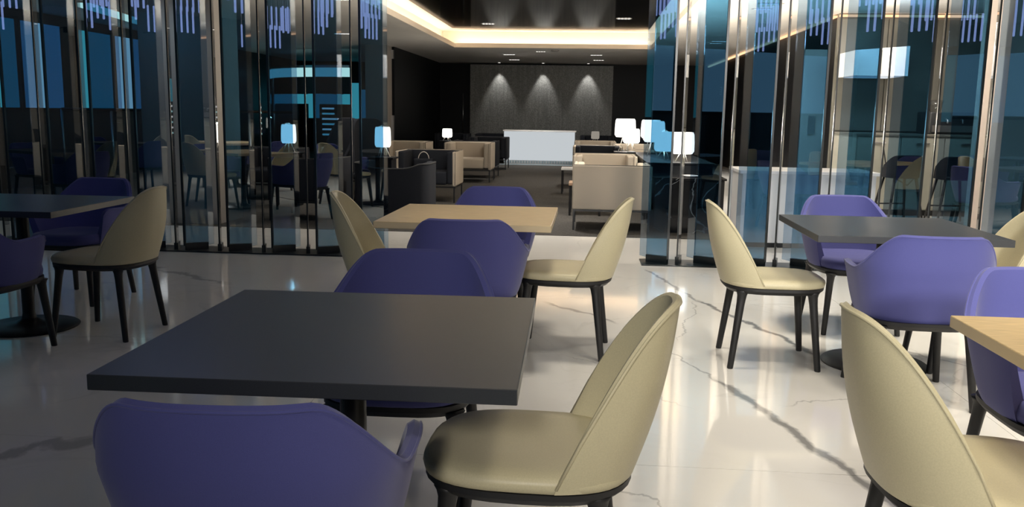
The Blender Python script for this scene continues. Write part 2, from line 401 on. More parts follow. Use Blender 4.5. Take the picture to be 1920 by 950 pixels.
def frame_me(a, b, n, z0, z1, yo=0):
    m = MB(); N = 36; rings = []
    for s, z in ((.80, z0), (.93, z0+.004), (1, z0+.6*(z1-z0)), (1.0, z1)):
        rings.append([(x*s, y*s+yo, z) for x, y in (sup(a, b, 2*PI*i/N, n) for i in range(N))])
    o = m.grid(rings, False, True); m.f.append(tuple(o+N-1-i for i in range(N))); t = o+3*N; m.f.append(tuple(t+i for i in range(N)))
    me = m.mesh('frame', True); smooth_by_angle(me); return me
def shell_me(fn, TH, NS, thick):
    """fn(theta, s) -> outer point; closed shell with inner offset and rounded rim; returns mesh and rim path"""
    nt = len(TH); out = []; inn = []
    for th in TH:
        ro = [Vector(fn(th, s/NS)) for s in range(NS+1)]
        out.append(ro)
    for i in range(nt):
        row = []
        for j in range(NS+1):
            a, b = out[max(i-1, 0)][j], out[min(i+1, nt-1)][j]; c, d = out[i][max(j-1, 0)], out[i][min(j+1, NS)]
            t = (b-a); t.z = 0; n = Vector((t.y, -t.x, 0))
            if n.length < 1e-6: n = Vector((0, 1, 0))
            n.normalize(); tk = thick(TH[i], j/NS)
            if n.dot(out[i][j]-Vector((0, .02, out[i][j].z))) > 0: n = -n
            row.append(out[i][j]+n*tk)
        inn.append(row)
    m = MB(); rows = []
    for i in range(nt):
        top = (out[i][NS]+inn[i][NS])*.5+Vector((0, 0, .008))
        rows.append([out[i][j] for j in range(NS+1)]+[top]+[inn[i][j] for j in range(NS, -1, -1)])
    o = m.grid(rows, False, True); k = len(rows[0])
    m.f.append(tuple(o+i for i in range(k))); t = o+(nt-1)*k; m.f.append(tuple(t+k-1-i for i in range(k)))
    me = m.mesh('shell', True); smooth_by_angle(me)
    return me, [out[i][NS] for i in range(nt)]
def smoothstep(a, b, x): t = max(0, min(1, (x-a)/(b-a))); return t*t*(3-2*t)

# --- beige side chair (front = local +y)
SH_A, SH_B, TM = .245, .262, R(78)
def side_fn(th, s):
    z0 = .432; u = min(1, abs(th)/TM); H = .012+.405*(1-u**3)**.63
    dz = H*s; x, y = sup(SH_A, SH_B, th, 2.55); q = dz/.41
    x *= 1+.03*math.sin(PI*min(1, q*1.2))-.30*q**2.2; y = y - .095*q - .015*math.sin(PI*q)
    return (x, y, z0+dz)
TH = [-TM+2*TM*i/44 for i in range(45)]
SIDE_SHELL, rim = shell_me(side_fn, TH, 12, lambda th, s: .034-.014*s)
SIDE_PIPE = MB().tube(rim, .0042, 6).mesh('piping', True)
SIDE_SEAT = cushion(.243, .262, 3.0, .425, .468, .004)
SIDE_FRAME = frame_me(.240, .258, 2.9, .392, .428, .002)
SIDE_LEGS = [leg_me(sx*.165, yy, sx*.203, ye, .410) for sx, yy, ye in ((-1, -.172, -.222), (1, -.172, -.222), (-1, .180, .222), (1, .180, .222))]
def side_chair(label, x, y, rz):
    t = thing('dining_chair', label, 'chair', (x, y, .0005), R(rz), 'beige dining chairs')
    obj('seat', SIDE_SEAT, BEIGE, t); b = obj('backrest', SIDE_SHELL, BEIGE, t); obj('piping', SIDE_PIPE, BEIGE, b)
    obj('frame', SIDE_FRAME, BLACKPL, t, label='black moulded frame')
    for l in SIDE_LEGS: obj('leg', l, BLACKPL, t, label='black tapered leg')
    return t
# --- purple armchair
def prof(d):
    d = abs(d)
    return .792-.172*smoothstep(27, 82, d)+.006*smoothstep(85, 114, d)
AM = R(114)
def arm_fn(th, s):
    d = math.degrees(th); zt_ = prof(d); 
    z0 = .395; e = max(0, (abs(d)-103)/11); zt_ -= .035*e**2.5
    z = z0+(zt_-z0)*s; x, y = sup(.305, .285, th, 2.7)
    q = (z-z0)/.39; k = .80+.20*min(1, q/.62)**.75
    k2 = .84+.16*min(1, q/.62)**.8
    y = y*k2-.055*q*max(0, math.cos(th*.7))
    x *= k*(1-.05*max(0, q-.62)/.38)
    return (x, y+.01, z)
TH = [-AM+2*AM*i/64 for i in range(65)]
ARM_SHELL, rim = shell_me(arm_fn, TH, 12, lambda th, s: .052-.022*s)
ARM_PIPE = MB().tube(rim, .0036, 6).mesh('piping', True)
ARM_SEAT = cushion(.238, .250, 3.2, .392, .462, .030)
ARM_FRAME = frame_me(.243, .255, 3.6, .357, .397, .012)
ARM_LEGS = [leg_me(sx*.190, yy, sx*.222, ye, .375) for sx, yy, ye in ((-1, -.185, -.235), (1, -.185, -.235), (-1, .205, .238), (1, .205, .238))]
def arm_chair(label, x, y, rz):
    t = thing('dining_armchair', label, 'armchair', (x, y, .0005), R(rz), 'purple dining armchairs')
    obj('seat', ARM_SEAT, PURPLE, t); b = obj('backrest', ARM_SHELL, PURPLE, t); obj('piping', ARM_PIPE, PURPLE, b)
    obj('frame', ARM_FRAME, BLACKPL, t, label='black moulded frame')
    for l in ARM_LEGS: obj('leg', l, BLACKPL, t, label='black tapered leg')
    return t
# --- pedestal table
TOP = box_me('table_top', -.45, .45, -.45, .45, .706, .74, .0015, 1)
COLM = MB().lathe([(.036, .035), (.034, .06), (.034, .695), (.060, .700), (.060, .704)], 24).mesh('column', True); smooth_by_angle(COLM)
BASE = MB().lathe([(.27, 0), (.272, .006), (.262, .013), (.15, .020), (.075, .030), (.040, .055), (.033, .09)], 40).mesh('base', True); smooth_by_angle(BASE)
EDGEB = MB()
for a in ((-.4506, -.4501, -.449, .449), (.4501, .4506, -.449, .449), (-.449, .449, -.4506, -.4501), (-.449, .449, .4501, .4506)): EDGEB.box(*a, .708, .7375)
EDGEB = EDGEB.mesh('edge_band')
def table(label, x, y, rz, wood):
    t = thing('dining_table', label, 'table', (x, y, .0005), R(rz))
    me = TOP.copy(); tp = obj('table_top', me, OAK if wood else BLACKTOP, t)
    if wood: obj('edge_band', EDGEB.copy(), OAKEDGE, tp)
    obj('column', COLM, BLACKMET, t); obj('base', BASE, BLACKMET, t)
    return t
table('black square pedestal table in the foreground', -.584, 2.142, 1.1, False)
table('oak topped square table in front of the lounge opening', -.615, 4.784, -.2, True)
table('black square pedestal table by the right-hand glass fins', 1.562, 4.70, -.4, False)
table('black square pedestal table in the dim area at far left', -3.257, 4.807, 1.1, False)
table('oak topped square table cut off at the right edge', 1.50, 2.10, 0, True)
side_chair('beige chair in the foreground, at the right side of the near black table', -.12, 2.135, 88)
side_chair('beige chair in the lower right corner, at the left of the cut-off oak table', .975, 2.09, -88)
side_chair('beige chair turned right, at the left of the black table by the right-hand fins', .995, 4.70, -90)
side_chair('beige chair half cut off at the right edge behind the black table by the fins', 2.02, 4.74, 88)
side_chair('beige chair at the right side of the central oak table, facing left', -.10, 4.74, 86)
side_chair('beige chair at the left side of the central oak table, facing right', -1.03, 4.71, -88)
side_chair('beige chair at the right of the dim black table at far left', -2.735, 4.77, 86)
arm_chair('purple armchair nearest the camera, back turned, before the near black table', -.630, 1.68, 3)
arm_chair('purple armchair facing us behind the near black table', -.585, 2.80, 181)
arm_chair('purple armchair with its back to us at the central oak table', -.575, 4.34, 2)
arm_chair('purple armchair facing us behind the central oak table', -.60, 5.63, 180)
arm_chair('purple armchair with its back to us at the black table by the right-hand fins', 1.54, 4.17, -2)
arm_chair('purple armchair facing us behind the black table by the right-hand fins', 1.66, 5.56, 184)
arm_chair('purple armchair cut off at the right edge behind the oak table', 1.54, 2.78, 180)
arm_chair('purple armchair facing us behind the dim black table at far left', -3.40, 5.62, 176)
arm_chair('purple armchair cut off at the left edge, back turned to us', -3.10, 4.20, -3)

# ------------------------------------------------------------------ lounge furniture
def lounge_chair(label, x, y, rz, outer, inner, w=.88, d=.80, h=.73, grp='boxy lounge armchairs', tone=''):
    """front = local +y; thin metal legs, thick arms"""
    t = thing('lounge_armchair', label, 'armchair', (x, y, .0065), R(rz), grp)
    zb = .235; a = .13
    def part(nm, *q, m=outer, bev=.018): return obj(nm, box_me(nm, *q, bev), m, t)
    bk = part('back_panel', -w/2, w/2, -d/2, -d/2+.05, zb, h)
    pn = part('back_lining', -w/2+.03, w/2-.03, -d/2+.045, -d/2+.15, zb+.05, h-.004, m=inner)
    for s in (-1, 1):
        xa, xb = (w/2-.05, w/2) if s > 0 else (-w/2, -w/2+.05)
        part('arm_panel', xa, xb, -d/2+.05, d/2, zb, h)
        xa, xb = (w/2-a, w/2-.045) if s > 0 else (-w/2+.045, -w/2+a)
        part('arm_lining', xa, xb, -d/2+.05, d/2-.004, zb+.03, h-.004, m=inner, bev=.022)
    part('seat_cushion', -w/2+a, w/2-a, -d/2+.13, d/2-.01, zb+.02, .44, m=inner, bev=.03)
    mb = MB(); e = .002
    z = h-.001; q = [(-w/2+.012, d/2-.012, z), (-w/2+.012, -d/2+.012, z), (w/2-.012, -d/2+.012, z), (w/2-.012, d/2-.012, z)]
    mb.tube(q, .0055, 6)
    for s in (-1, 1): mb.tube([(s*(w/2-.010), d/2-.004, zb+.02), (s*(w/2-.010), d/2-.004, h-.01)], .005, 6)
    obj('piping', mb.mesh('piping', True), PIPE, t)
    mb = MB()
    for q in ((-w/2+.01, w/2-.01, -d/2+.01, -d/2+.035), (-w/2+.01, w/2-.01, d/2-.035, d/2-.01), (-w/2+.01, -w/2+.035, -d/2+.03, d/2-.03), (w/2-.035, w/2-.01, -d/2+.03, d/2-.03)): mb.box(*q, zb-.022, zb)
    obj('base_frame', mb.mesh('base_frame'), BLACKMET, t)
    for sx in (-1, 1):
        for s_y in (-1, 1):
            cx_, cy_ = sx*(w/2-.022), s_y*(d/2-.022)
            obj('leg', box_me('leg', cx_-.011, cx_+.011, cy_-.011, cy_+.011, 0, zb-.02), BLACKMET, t)
    return t
lounge_chair('large cream armchair with its back to us at the lounge entrance', .29, 10.22, 0, CREAM, CREAM)
lounge_chair('cream armchair facing the large cream one, just behind it', .25, 12.55, 180, CREAM, CREAM)
lounge_chair('charcoal armchair behind the two cream armchairs on the right', .19, 16.0, 180, CREAM, CHARC)
lounge_chair('cream armchair far back right beside the glowing desk', .17, 19.0, 180, CREAM, CREAM)
lounge_chair('cream and charcoal armchair left of the aisle, charcoal inside', -2.30, 12.85, 180, CREAM, CHARC)
lounge_chair('cream armchair facing us left of the aisle in mid lounge', -2.22, 16.7, 180, CREAM, CREAM)
lounge_chair('charcoal armchair back to back with the mid-lounge cream one', -2.24, 17.8, 0, CHARC, CHARC)
lounge_chair('cream armchair beside the grey pier on the lounge left', -3.42, 16.6, 180, CREAM, CREAM)
lounge_chair('cream armchair half hidden by the left fin screen end', -3.62, 13.6, 180, CREAM, CREAM)
lounge_chair('charcoal armchair at the left end of the glowing desk', -2.28, 20.6, 180, CHARC, CHARC)
lounge_chair('cream armchair behind the lamps right of the aisle', 1.05, 14.2, 180, CREAM, CREAM)
lounge_chair('cream armchair far behind the lamps near the black wall', .95, 17.2, 180, CREAM, CREAM)
lounge_chair('charcoal armchair seen through the left fins, third from the opening', -3.30, 10.35, 0, CHARC, CHARC, w=.80)
lounge_chair('charcoal armchair seen through the left fins beside the grey column', -4.60, 12.6, 180, CHARC, CHARC)
for k, (x, y, l) in enumerate(((-3.6, 23.6, 'dark armchair against the black wall at far left of the lounge'), (-2.55, 23.9, 'dark armchair before the mosaic wall, left of the desk'), (.25, 23.6, 'dark armchair before the mosaic wall, right of the desk'), (1.35, 21.2, 'dark armchair before the black wall behind the lamps'))):
    lounge_chair(l, x, y, 180, CHARC, CHARC)
# dark tub sofa at the near left of the lounge, back to us
t = thing('tub_sofa', 'dark charcoal tub sofa with curved back by the left screen end', 'sofa', (-2.22, 10.15, .0065))
def tub(th, s):
    u = abs(math.degrees(th)); x, y = sup(.44, .40, th, 4.5); zt_ = .70-.055*smoothstep(0, 42, 42-u if u < 42 else 0)
    return (x, y, .10+(zt_-.10)*s)
tm = R(128); TH = [-tm+2*tm*i/48 for i in range(49)]
me, rim = shell_me(tub, TH, 6, lambda th, s: .10)
obj('back_shell', me, CHARC, t); obj('piping', MB().tube(rim, .006, 6).mesh('piping', True), PIPE, t)
obj('seat_cushion', cushion(.33, .34, 4, .12, .42, .06), CHARC, t)
for sx in (-1, 1):
    for s_y in (-1, 1): obj('leg', MB().lathe([(.018, 0), (.022, .12)], 10, sx*.30, s_y*.28+.02).mesh('leg', True), BLACKMET, t)
# handbag handle on the tub sofa seat
t = thing('handbag', 'small dark handbag with a pale hoop handle on the charcoal armchair', 'bag', (-2.42, 12.98, .4475))
obj('body', box_me('body', -.15, .15, -.06, .06, 0, .16, .03, 3), CHARC, t)
obj('handle', MB().tube([(.08*math.cos(a), 0, .15+.11*math.sin(a)) for a in [PI*i/14 for i in range(15)]], .005, 6).mesh('handle', True), LAMPLEG, t)

# low side tables
def low_table(label, x, y, topm, w=.42, h=.42):
    t = thing('side_table', label, 'side table', (x, y, .0065), 0, 'low lounge tables')
    obj('top', box_me('top', -w/2, w/2, -w/2, w/2, h-.035, h, .003, 1), topm, t)
    for sx in (-1, 1):
        for s_ in (-1, 1): a, b = sx*(w/2-.02), s_*(w/2-.02); obj('leg', box_me('leg', a-.014, a+.014, b-.014, b+.014, 0, h-.036), BLACKMET, t)
low_table('low table with a white top beside the aisle in mid lounge', -.20, 14.55, WHITE)
low_table('low table with a brown top tucked behind the large cream armchair', -.01, 11.45, mat('brown_top', (.30, .20, .13), .4))

# black marble console with two tiers
t = thing('console', 'long black console of two tiers behind the right-hand fins', 'console', (0, 0, .0065))
box('front_block', .765, 1.52, 9.82, 10.62, 0, .585, BMARBLE, t, .004, label='black marble block with white veins')
box('front_top', .75, 1.54, 9.80, 10.64, .587, .61, BMARBLE, t, .003)
box('rear_tier', .74, 1.50, 10.66, 13.6, 0, .705, BLACKW, t, .004)
box('rear_top', .72, 1.52, 10.65, 13.62, .707, .73, BLACKW, t, .003)
t = thing('plate', 'round white plate on the lower tier of the black console', 'plate', (1.16, 10.0, .6172))
obj('dish', MB().lathe([(.05, 0), (.06, .004), (.095, .018), (.092, .020), (.055, .010)], 28).mesh('dish', True), WHITE, t)
def table_lamp(label, x, y, z, r=.125, h=.25, leg=.19, m=None, power=0):
    t = thing('table_lamp', label, 'lamp', (x, y, z), random.uniform(0, 1), 'white shade tripod lamps')
    mb = MB(); N = 28; rings = []
    for k, (q, zz) in enumerate(((.84, leg), (1.0, leg+h*.12), (1.0, leg+h*.5), (.95, leg+h*.9), (.86, leg+h), (.83, leg+h), (.92, leg+h*.9), (.97, leg+h*.5), (.97, leg+h*.12), (.81, leg))):
        rings.append([(r*q*math.cos(2*PI*i/N), r*q*math.sin(2*PI*i/N), zz) for i in range(N)])
    mb.grid(rings, True, True)
    obj('shade', mb.mesh('shade', True), m or SHADE, t)
    obj('bulb', MB().lathe([(.012, leg+h*.25), (.03, leg+h*.4), (.03, leg+h*.5), (.012, leg+h*.6)], 10).mesh('bulb', True), MATS.get('bulb') or emat('bulb', (1, .9, .75), 4), t)
    if power: lamp('POINT', (0, 0, leg+h*.9), (0, 0, 0), power, WARM, t, shadow_soft_size=.05)
    for i in range(3):
        a = 2*PI*i/3+.4; obj('leg', MB().tube([(.09*math.cos(a), .09*math.sin(a), 0), (.025*math.cos(a), .025*math.sin(a), leg+.02)], .0055, 6).mesh('leg', True), LAMPLEG, t)
    return t
CT = .7385
table_lamp('lit white tripod lamp standing nearest, above the white plate', 1.16, 10.86, CT, .135, .26, .10, None, 190)
table_lamp('lit white tripod lamp second nearest, half behind the first blue fin', .99, 11.55, CT, .125, .25, .10, None, 190)
table_lamp('lit white tripod lamp in the row, right of the tallest pair', .90, 12.1, CT, .145, .28, .20, None, 190)
table_lamp('lit white tripod lamp farthest back on the black console', .94, 13.3, CT, .15, .27, .22)
def pedestal(label, x, y, h):
    t = thing('pedestal', label, 'side table', (x, y, .0065))
    obj('body', box_me('body', -.14, .14, -.14, .14, 0, h-.025, .004, 1), BLACKW, t); obj('top', box_me('top', -.16, .16, -.16, .16, h-.023, h, .003, 1), BLACKW, t)
pedestal('dark pedestal under the leftmost big lamp beside the lamp row', .56, 13.3, .75)
table_lamp('lit white tripod lamp left of the black console, tallest of the pair', .56, 13.3, .7585, .155, .27, .21, None, 190)
pedestal('dark pedestal behind the paired lamps', .74, 15.0, .70)
table_lamp('smaller lit lamp seen between the two big lampshades', .74, 15.0, .7085, .14, .24, .12, None, 150)
pedestal('dark pedestal under the dim lamp by the mosaic wall', .18, 22.6, .62)
table_lamp('small dim lamp right of the glowing desk', .20, 22.6, .634, .105, .19, .05, emat('dim_shade', (.9, .82, .7), .32))
pedestal('dark pedestal under the lone lamp at the black wall', -2.93, 18.4, .70)
table_lamp('lone lit lamp before the black wall on the lounge left', -2.93, 18.4, .715, .105, .18, .06, None, 25)
# added lamps standing in for lamp reflections in the left screen
for k, (x, y, l) in enumerate(((-2.55, 10.9, 'slim lit lamp standing in for a reflection, between the first and second fins of the left-hand screen'), (-4.0, 11.6, 'slim lit lamp standing in for a reflection, behind the third fin of the left-hand screen'))):
    pedestal('added dark pedestal under the '+l.split('slim lit ')[1].replace('hand screen', 'hand fins'), x, y, .72); table_lamp(l, x, y, .7285, .10, .25, .12, None, 15)
# high-back dark chairs behind the left fins
def wing(label, x, y, rz):
    t = thing('high_back_chair', label, 'chair', (x, y, .0065), R(rz))
    me, rim = shell_me(lambda th, s: (sup(.30, .28, th, 3)[0]*(1-.12*s), sup(.30, .28, th, 3)[1]-.12*s, .36+(.80*(1-(abs(th)/R(110))**3)+.02)*s), [R(-110+220*i/32) for i in range(33)], 8, lambda th, s: .05)
    obj('shell', me, CHARC, t); obj('seat', cushion(.25, .26, 3, .36, .45, .02), CHARC, t)
    for sx in (-1, 1):
        for s_ in (-1, 1): obj('leg', MB().tube([(sx*.22, s_*.22, 0), (sx*.16, s_*.16, .37)], .012, 6).mesh('leg', True), BLACKMET, t)
wing('tall dark chair seen through the second left fin', -3.62, 12.2, 150)
wing('tall dark chair seen through the first left fin', -2.95, 11.9, 200)

# reception desk
t = thing('reception_desk', 'glowing white reception desk before the grey mosaic wall', 'desk', (-1.23, 22.7, .0065))
box('body', -.91, .91, .04, .72, .03, .83, WHITE, t); box('top', -.94, .94, -.02, .75, .832, .86, WHITE, t, .003)
box('front_panel', -.91, .91, .0, .035, .10, .83, DESKG, t, label='backlit white front panel')
box('plinth', -.90, .90, .03, .70, 0, .03, STEEL, t)
mb = MB()
for i in range(26): mb.box(-.89+i*.069, -.89+i*.069+.035, -.004, .02, .02, .085)
obj('base_trim', mb.mesh('base_trim'), mat('blue_grey_trim', (.30, .40, .46), .3), t)
tag(box('floor_grille', -2.6, .35, 22.25, 22.6, .0065, .012, mat('blue_grey_mat', (.20, .26, .30), .4), bevel=.002), 'pale metal strip on the carpet before the glowing desk', 'mat')
# pull handle on the black wall
t = thing('door_pull', 'long slim steel door pull on the black wall', 'handle', (-3.86, 27.32, .6))
obj('bar', MB().tube([(0, 0, 0), (0, 0, 1.28)], .018, 8).mesh('bar', True), STEEL, t)
for z in (.1, .62, 1.15): obj('bracket', MB().tube([(0, 0, z), (0, .08, z)], .012, 8).mesh('bracket', True), STEEL, t)
# small wall sign
t = thing('wall_sign', 'small white sign on the dark wall behind the second right fin', 'sign', (3.57, 24.6, 1.98))
t.rotation_euler = (0, 0, R(90)); obj('plate', box_me('plate', -.16, .16, -.006, .006, -.11, .11), WHITE, t)
for k in range(3): obj('text_line', box_me('text_line', -.12, .12-.05*k, .0065, .009, .05-.06*k, .075-.06*k), BLACKPL, t)

# ceiling fittings of the lounge
def downlight(label, x, y, z, grp, w=.30, d=.07, slots=4):
    t = thing('downlight', label, 'ceiling light', (x, y, z), 0, grp)
    obj('trim', box_me('trim', -w/2-.02, w/2+.02, -d/2-.015, d/2+.015, -.006, 0), mat('trim_grey', (.3, .29, .27), .5) if 'trim_grey' not in MATS else MATS['trim_grey'], t)
    for i in range(slots):
        a = -w/2+w*i/slots; obj('lens', box_me('lens', a+.008, a+w/slots-.008, -d/2, d/2, -.010, -.006), MATS.get('lens') or emat('lens', (1, .95, .88), 2.2), t)
    return t
for k, (x, y, l) in enumerate(((-2.08, 23.2, 'slot downlight in the lounge ceiling, left, nearer'), (-2.13, 25.4, 'slot downlight in the lounge ceiling, left, farther'), (.17, 23.07, 'slot downlight in the lounge ceiling, right, nearer'), (.25, 25.2, 'slot downlight in the lounge ceiling, right, farther'),
        (-4.9, 17.5, 'slot downlight in the lounge ceiling above the left armchairs'), (2.6, 18.5, 'slot downlight in the ceiling right of the coffer'), (2.4, 12.4, 'slot downlight in the ceiling above the right corridor'))):
    downlight(l, x, y, CZ, 'slot downlights of the lounge')
t = thing('smoke_detector', 'small flat detector on the lounge ceiling before the coffer edge', 'detector', (-.83, 21.5, CZ)); t.rotation_euler = (PI, 0, 0)
obj('body', MB().lathe([(.10, 0), (.10, .02), (.07, .035)], 20).mesh('body', True), GREYP, t)
for k, x in enumerate((-2.70, -1.38, -.03)):
    t = thing('wall_washer', 'recessed spotlight grazing the mosaic wall, %s' % ('left', 'middle', 'right')[k], 'spotlight', (x, 26.80, CZ), 0, 'wall washers over the mosaic')
    obj('rim', MB().lathe([(.06, -.012), (.06, 0)], 18).mesh('rim', True), STEEL, t); obj('bulb', MB().lathe([(.035, -.016), (.035, -.012)], 14).mesh('bulb', True), MATS['lens'], t)
    lamp('SPOT', (0, 0, -.03), (0, .09, -1.0), 70, (1, .97, .93), t, spot_size=R(58), spot_blend=.7, shadow_soft_size=.02)
# spots added for lounge ambient, each given an invented slot fitting
for (x, y, z, e, l) in ((-.6, 10.6, CZ, 42, 'at the lounge entrance'), (-3.4, 12.2, CZ, 10, 'over the charcoal armchairs on the left'), (-2.0, 17.6, 3.02, 12, 'in the mirror panel, left'), (.6, 16.5, 3.02, 40, 'in the mirror panel, right'), (-1.2, 22.0, CZ, 30, 'before the glowing desk'), (2.4, 13.0, CZ, 40, 'over the right corridor, nearer'), (2.6, 19.0, CZ, 45, 'over the right corridor, farther')):
    t = downlight('added small slot downlight '+l, x, y, z, 'added small slot downlights', .24, .05, 4)
    lamp('SPOT', (0, 0, -.03), (0, 0, -2), e*11.0, (1, .94, .86), t, spot_size=R(130), spot_blend=1, shadow_soft_size=.15)

# ------------------------------------------------------------------ bar behind the right-hand fins
t = thing('bar_counter', 'white bar counter block behind the right-hand fins', 'counter', (0, 0, .0005))
box('front', 1.55, 2.84, 8.90, 9.55, .05, .735, WHITE, t, .003); box('top', 1.52, 2.87, 8.87, 9.58, .737, .77, WHITE, t, .004); box('plinth', 1.57, 2.82, 8.93, 9.52, 0, .048, BLACKPL, t)
t = thing('back_counter', 'pale olive cabinet run along the back of the bar', 'cabinet', (0, 0, .0005))
box('carcass', 3.62, 5.9, 12.3, 13.4, .08, 1.07, OLIVE2, t); box('plinth', 3.64, 5.88, 12.36, 13.4, 0, .08, BLACKPL, t); box('worktop', 3.60, 5.92, 12.26, 13.43, 1.072, 1.10, OLIVE, t, .003)
for k in range(4):
    d_ = box('door', 3.64+k*.565, 3.64+k*.565+.555, 12.275, 12.298, .10, 1.05, OLIVE2, t, .003); box('handle', 3.64+k*.565+.2, 3.64+k*.565+.36, 12.255, 12.272, .97, .985, STEEL, d_)
t = thing('extractor_hood', 'pale steel hood with glowing underside above the back counter', 'hood', (3.98, 13.05, 1.88))
me = MB(); me.v = [(-.36, -.40, 0), (.36, -.40, 0), (.36, .38, 0), (-.36, .38, 0), (-.36, -.40, .34), (.36, -.40, .40), (.36, .38, .40), (-.36, .38, .34)]
me.f = [(3, 2, 1, 0), (4, 5, 6, 7), (0, 1, 5, 4), (1, 2, 6, 5), (2, 3, 7, 6), (3, 0, 4, 7)]
obj('canopy', me.mesh('canopy'), mat('pale_enamel', (.85, .85, .86), .25), t)
box('seam', -.012, .012, -.404, -.40, .02, .34, GREYP, t); box('light_panel', -.30, .30, -.34, .30, -.008, -.001, SIGNG, t)
lamp('AREA', (-.05, -1.3, .55), (-.05, -.3, .2), 14, NEUT, t, size=.3)
t = thing('coffee_machine', 'dark espresso machine on the back counter behind the fins', 'coffee machine', (4.95, 12.8, 1.1015))
obj('body', box_me('body', -.30, .30, -.25, .25, .0, .30, .02), DARKW, t); obj('front', box_me('front', -.27, .27, -.27, -.251, .03, .12), STEEL, t); obj('hopper', MB().lathe([(.07, .30), (.10, .46)], 16, -.15).mesh('hopper', True), G_SMOKE, t)
for s in (-1, 1): obj('spout', MB().tube([(s*.1, -.27, .20), (s*.1, -.33, .19), (s*.1, -.335, .15)], .012, 8).mesh('spout', True), STEEL, t)
tag(obj('power_cable', MB().tube([(3.95, 12.24, .98), (4.0, 12.22, .72), (4.12, 12.20, .52), (4.3, 12.20, .42), (4.42, 12.22, .55)], .009, 6).mesh('power_cable', True), BLACKPL), 'black cable hanging in a loop before the back counter', 'cable')
def stool(label, x, y, rz):
    t = thing('bar_stool', label, 'stool', (x, y, .0005), R(rz))
    me, rim = shell_me(lambda th, s: (sup(.21, .20, th, 3)[0]*(1+.05*s), sup(.21, .20, th, 3)[1]-.03*s, .56+(.02+.26*(1-(abs(th)/R(115))**4))*s), [R(-115+230*i/24) for i in range(25)], 5, lambda th, s: .03)
    obj('backrest', me, CHARC, t); obj('seat', cushion(.19, .19, 3, .55, .61, 0), CHARC, t)
    for sx in (-1, 1):
        for s_ in (-1, 1): obj('leg', MB().tube([(sx*.23, s_*.22, 0), (sx*.14, s_*.14, .56)], [.013, .02], 8).mesh('leg', True), BLACKPL, t)
    obj('footrest', MB().tube([(-.20, .19, .2), (.20, .19, .2)], .010, 6).mesh('footrest', True), BLACKMET, t)
stool('dark bar stool before the back counter, beside the pale column', 4.62, 11.55, 0)
stool('dark bar stool behind the sixth right fin', 4.02, 11.7, 10)
t = thing('door_leaf', 'narrow grey door leaf with a small plate at the dark wall end', 'door', (3.2, 13.7, 0))
box('leaf', .0, .32, .0, .05, .02, 2.3, GREYP, t, .003); box('plate', .10, .2, -.012, -.001, 1.05, 1.32, STEEL, t)
# bar lighting
lamp('SPOT', (3.0, 8.3, 2.77), (2.4, 9.0, .4), 120, NEUT, None, spot_size=R(120), spot_blend=1, shadow_soft_size=.15)
lamp('SPOT', (4.3, 11.3, 2.77), (4.4, 12.6, .6), 130, NEUT, None, spot_size=R(125), spot_blend=1, shadow_soft_size=.15)
for k, (x, y) in enumerate(((3.0, 8.3), (4.3, 11.3))): downlight('slot downlight above the %s' % ('white bar counter', 'back counter')[k], x, y+.3, CZ, 'slot downlights over the bar')

# ------------------------------------------------------------------ concourse beyond the left screen
t = thing('balustrade', 'glass balustrade with a dark handrail beyond the left fins', 'balustrade', (0, 0, .0065))
obj('handrail', MB().tube([(-8.6, 13.9, 1.24), (-5.3, 15.6, 1.24)], .025, 8).mesh('handrail', True), BLACKMET, t)
for i in range(5):
    a = i/5+.01; b = (i+1)/5-.01; q = lambda s: (-8.6+3.3*s, 13.9+1.7*s)
    obj('pane', pane_me(q(a), q(b), .012, .08, 1.2), G_CLEAR, t)
    x, y = q(a-.01); obj('post', MB().tube([(x, y, 0), (x, y, 1.24)], .02, 8).mesh('post', True), STEEL, t)
t = thing('light_band', 'long slanting luminous ceiling band beyond the left fins', 'ceiling light', (-7.35, 12.6, 2.72))
obj('band', MB().box(-.09, .09, 0, 5.2, 0, .06).mesh('band'), TEALW, t); obj('housing', MB().box(-.12, .12, -.03, 5.23, .061, .075).mesh('housing'), GREYP, t); t.rotation_euler = (0, 0, R(10))
t = thing('curved_light_band', 'curved teal-lit balcony band far beyond the left fins', 'balcony', (0, 0, 0))
def arc(r, z0, z1, nm, m, th=.05):
    mb = MB(); P = []
    for i in range(19):
        a = R(200+70*i/18); c, s = math.cos(a), math.sin(a)
        P.append([(-5.9+r*c, 24.6+r*s, z0), (-5.9+r*c, 24.6+r*s, z1), (-5.9+(r-th)*c, 24.6+(r-th)*s, z1), (-5.9+(r-th)*c, 24.6+(r-th)*s, z0)])
    o = mb.grid(P, False, True); mb.f += [(o, o+1, o+2, o+3), (o+75, o+74, o+73, o+72)]
    return obj(nm, mb.mesh(nm), m, t)
for x_, y_ in ((-8.3, 22.96), (-6.3, 21.80)): obj('post', MB().tube([(x_, y_, .007), (x_, y_, 2.1)], .06, 10).mesh('post', True), STEEL, t)
arc(2.9, 2.12, 2.34, 'lit_fascia', TEALW); arc(2.9, 1.70, 2.11, 'dark_fascia', DARKW); arc(2.9, 1.45, 1.69, 'lower_glazing', TEALG); arc(2.95, 2.345, 2.40, 'top_rail', STEEL)
t = thing('flight_display', 'small departures display glowing beyond the second left fin', 'screen', (-4.4, 15.2, .78))
obj('housing', box_me('housing', -.28, .28, 0, .06, -.02, .62, .01), BLACKPL, t); obj('stand', box_me('stand', -.05, .05, .02, .05, -.773, -.021), BLACKMET, t)
for i in range(6):
    w_ = random.uniform(.2, .42); obj('text_line', box_me('text_line', -.23, -.23+w_, -.006, -.001, .53-i*.09, .56-i*.09), (SIGNG, TEALW)[i % 2], t)

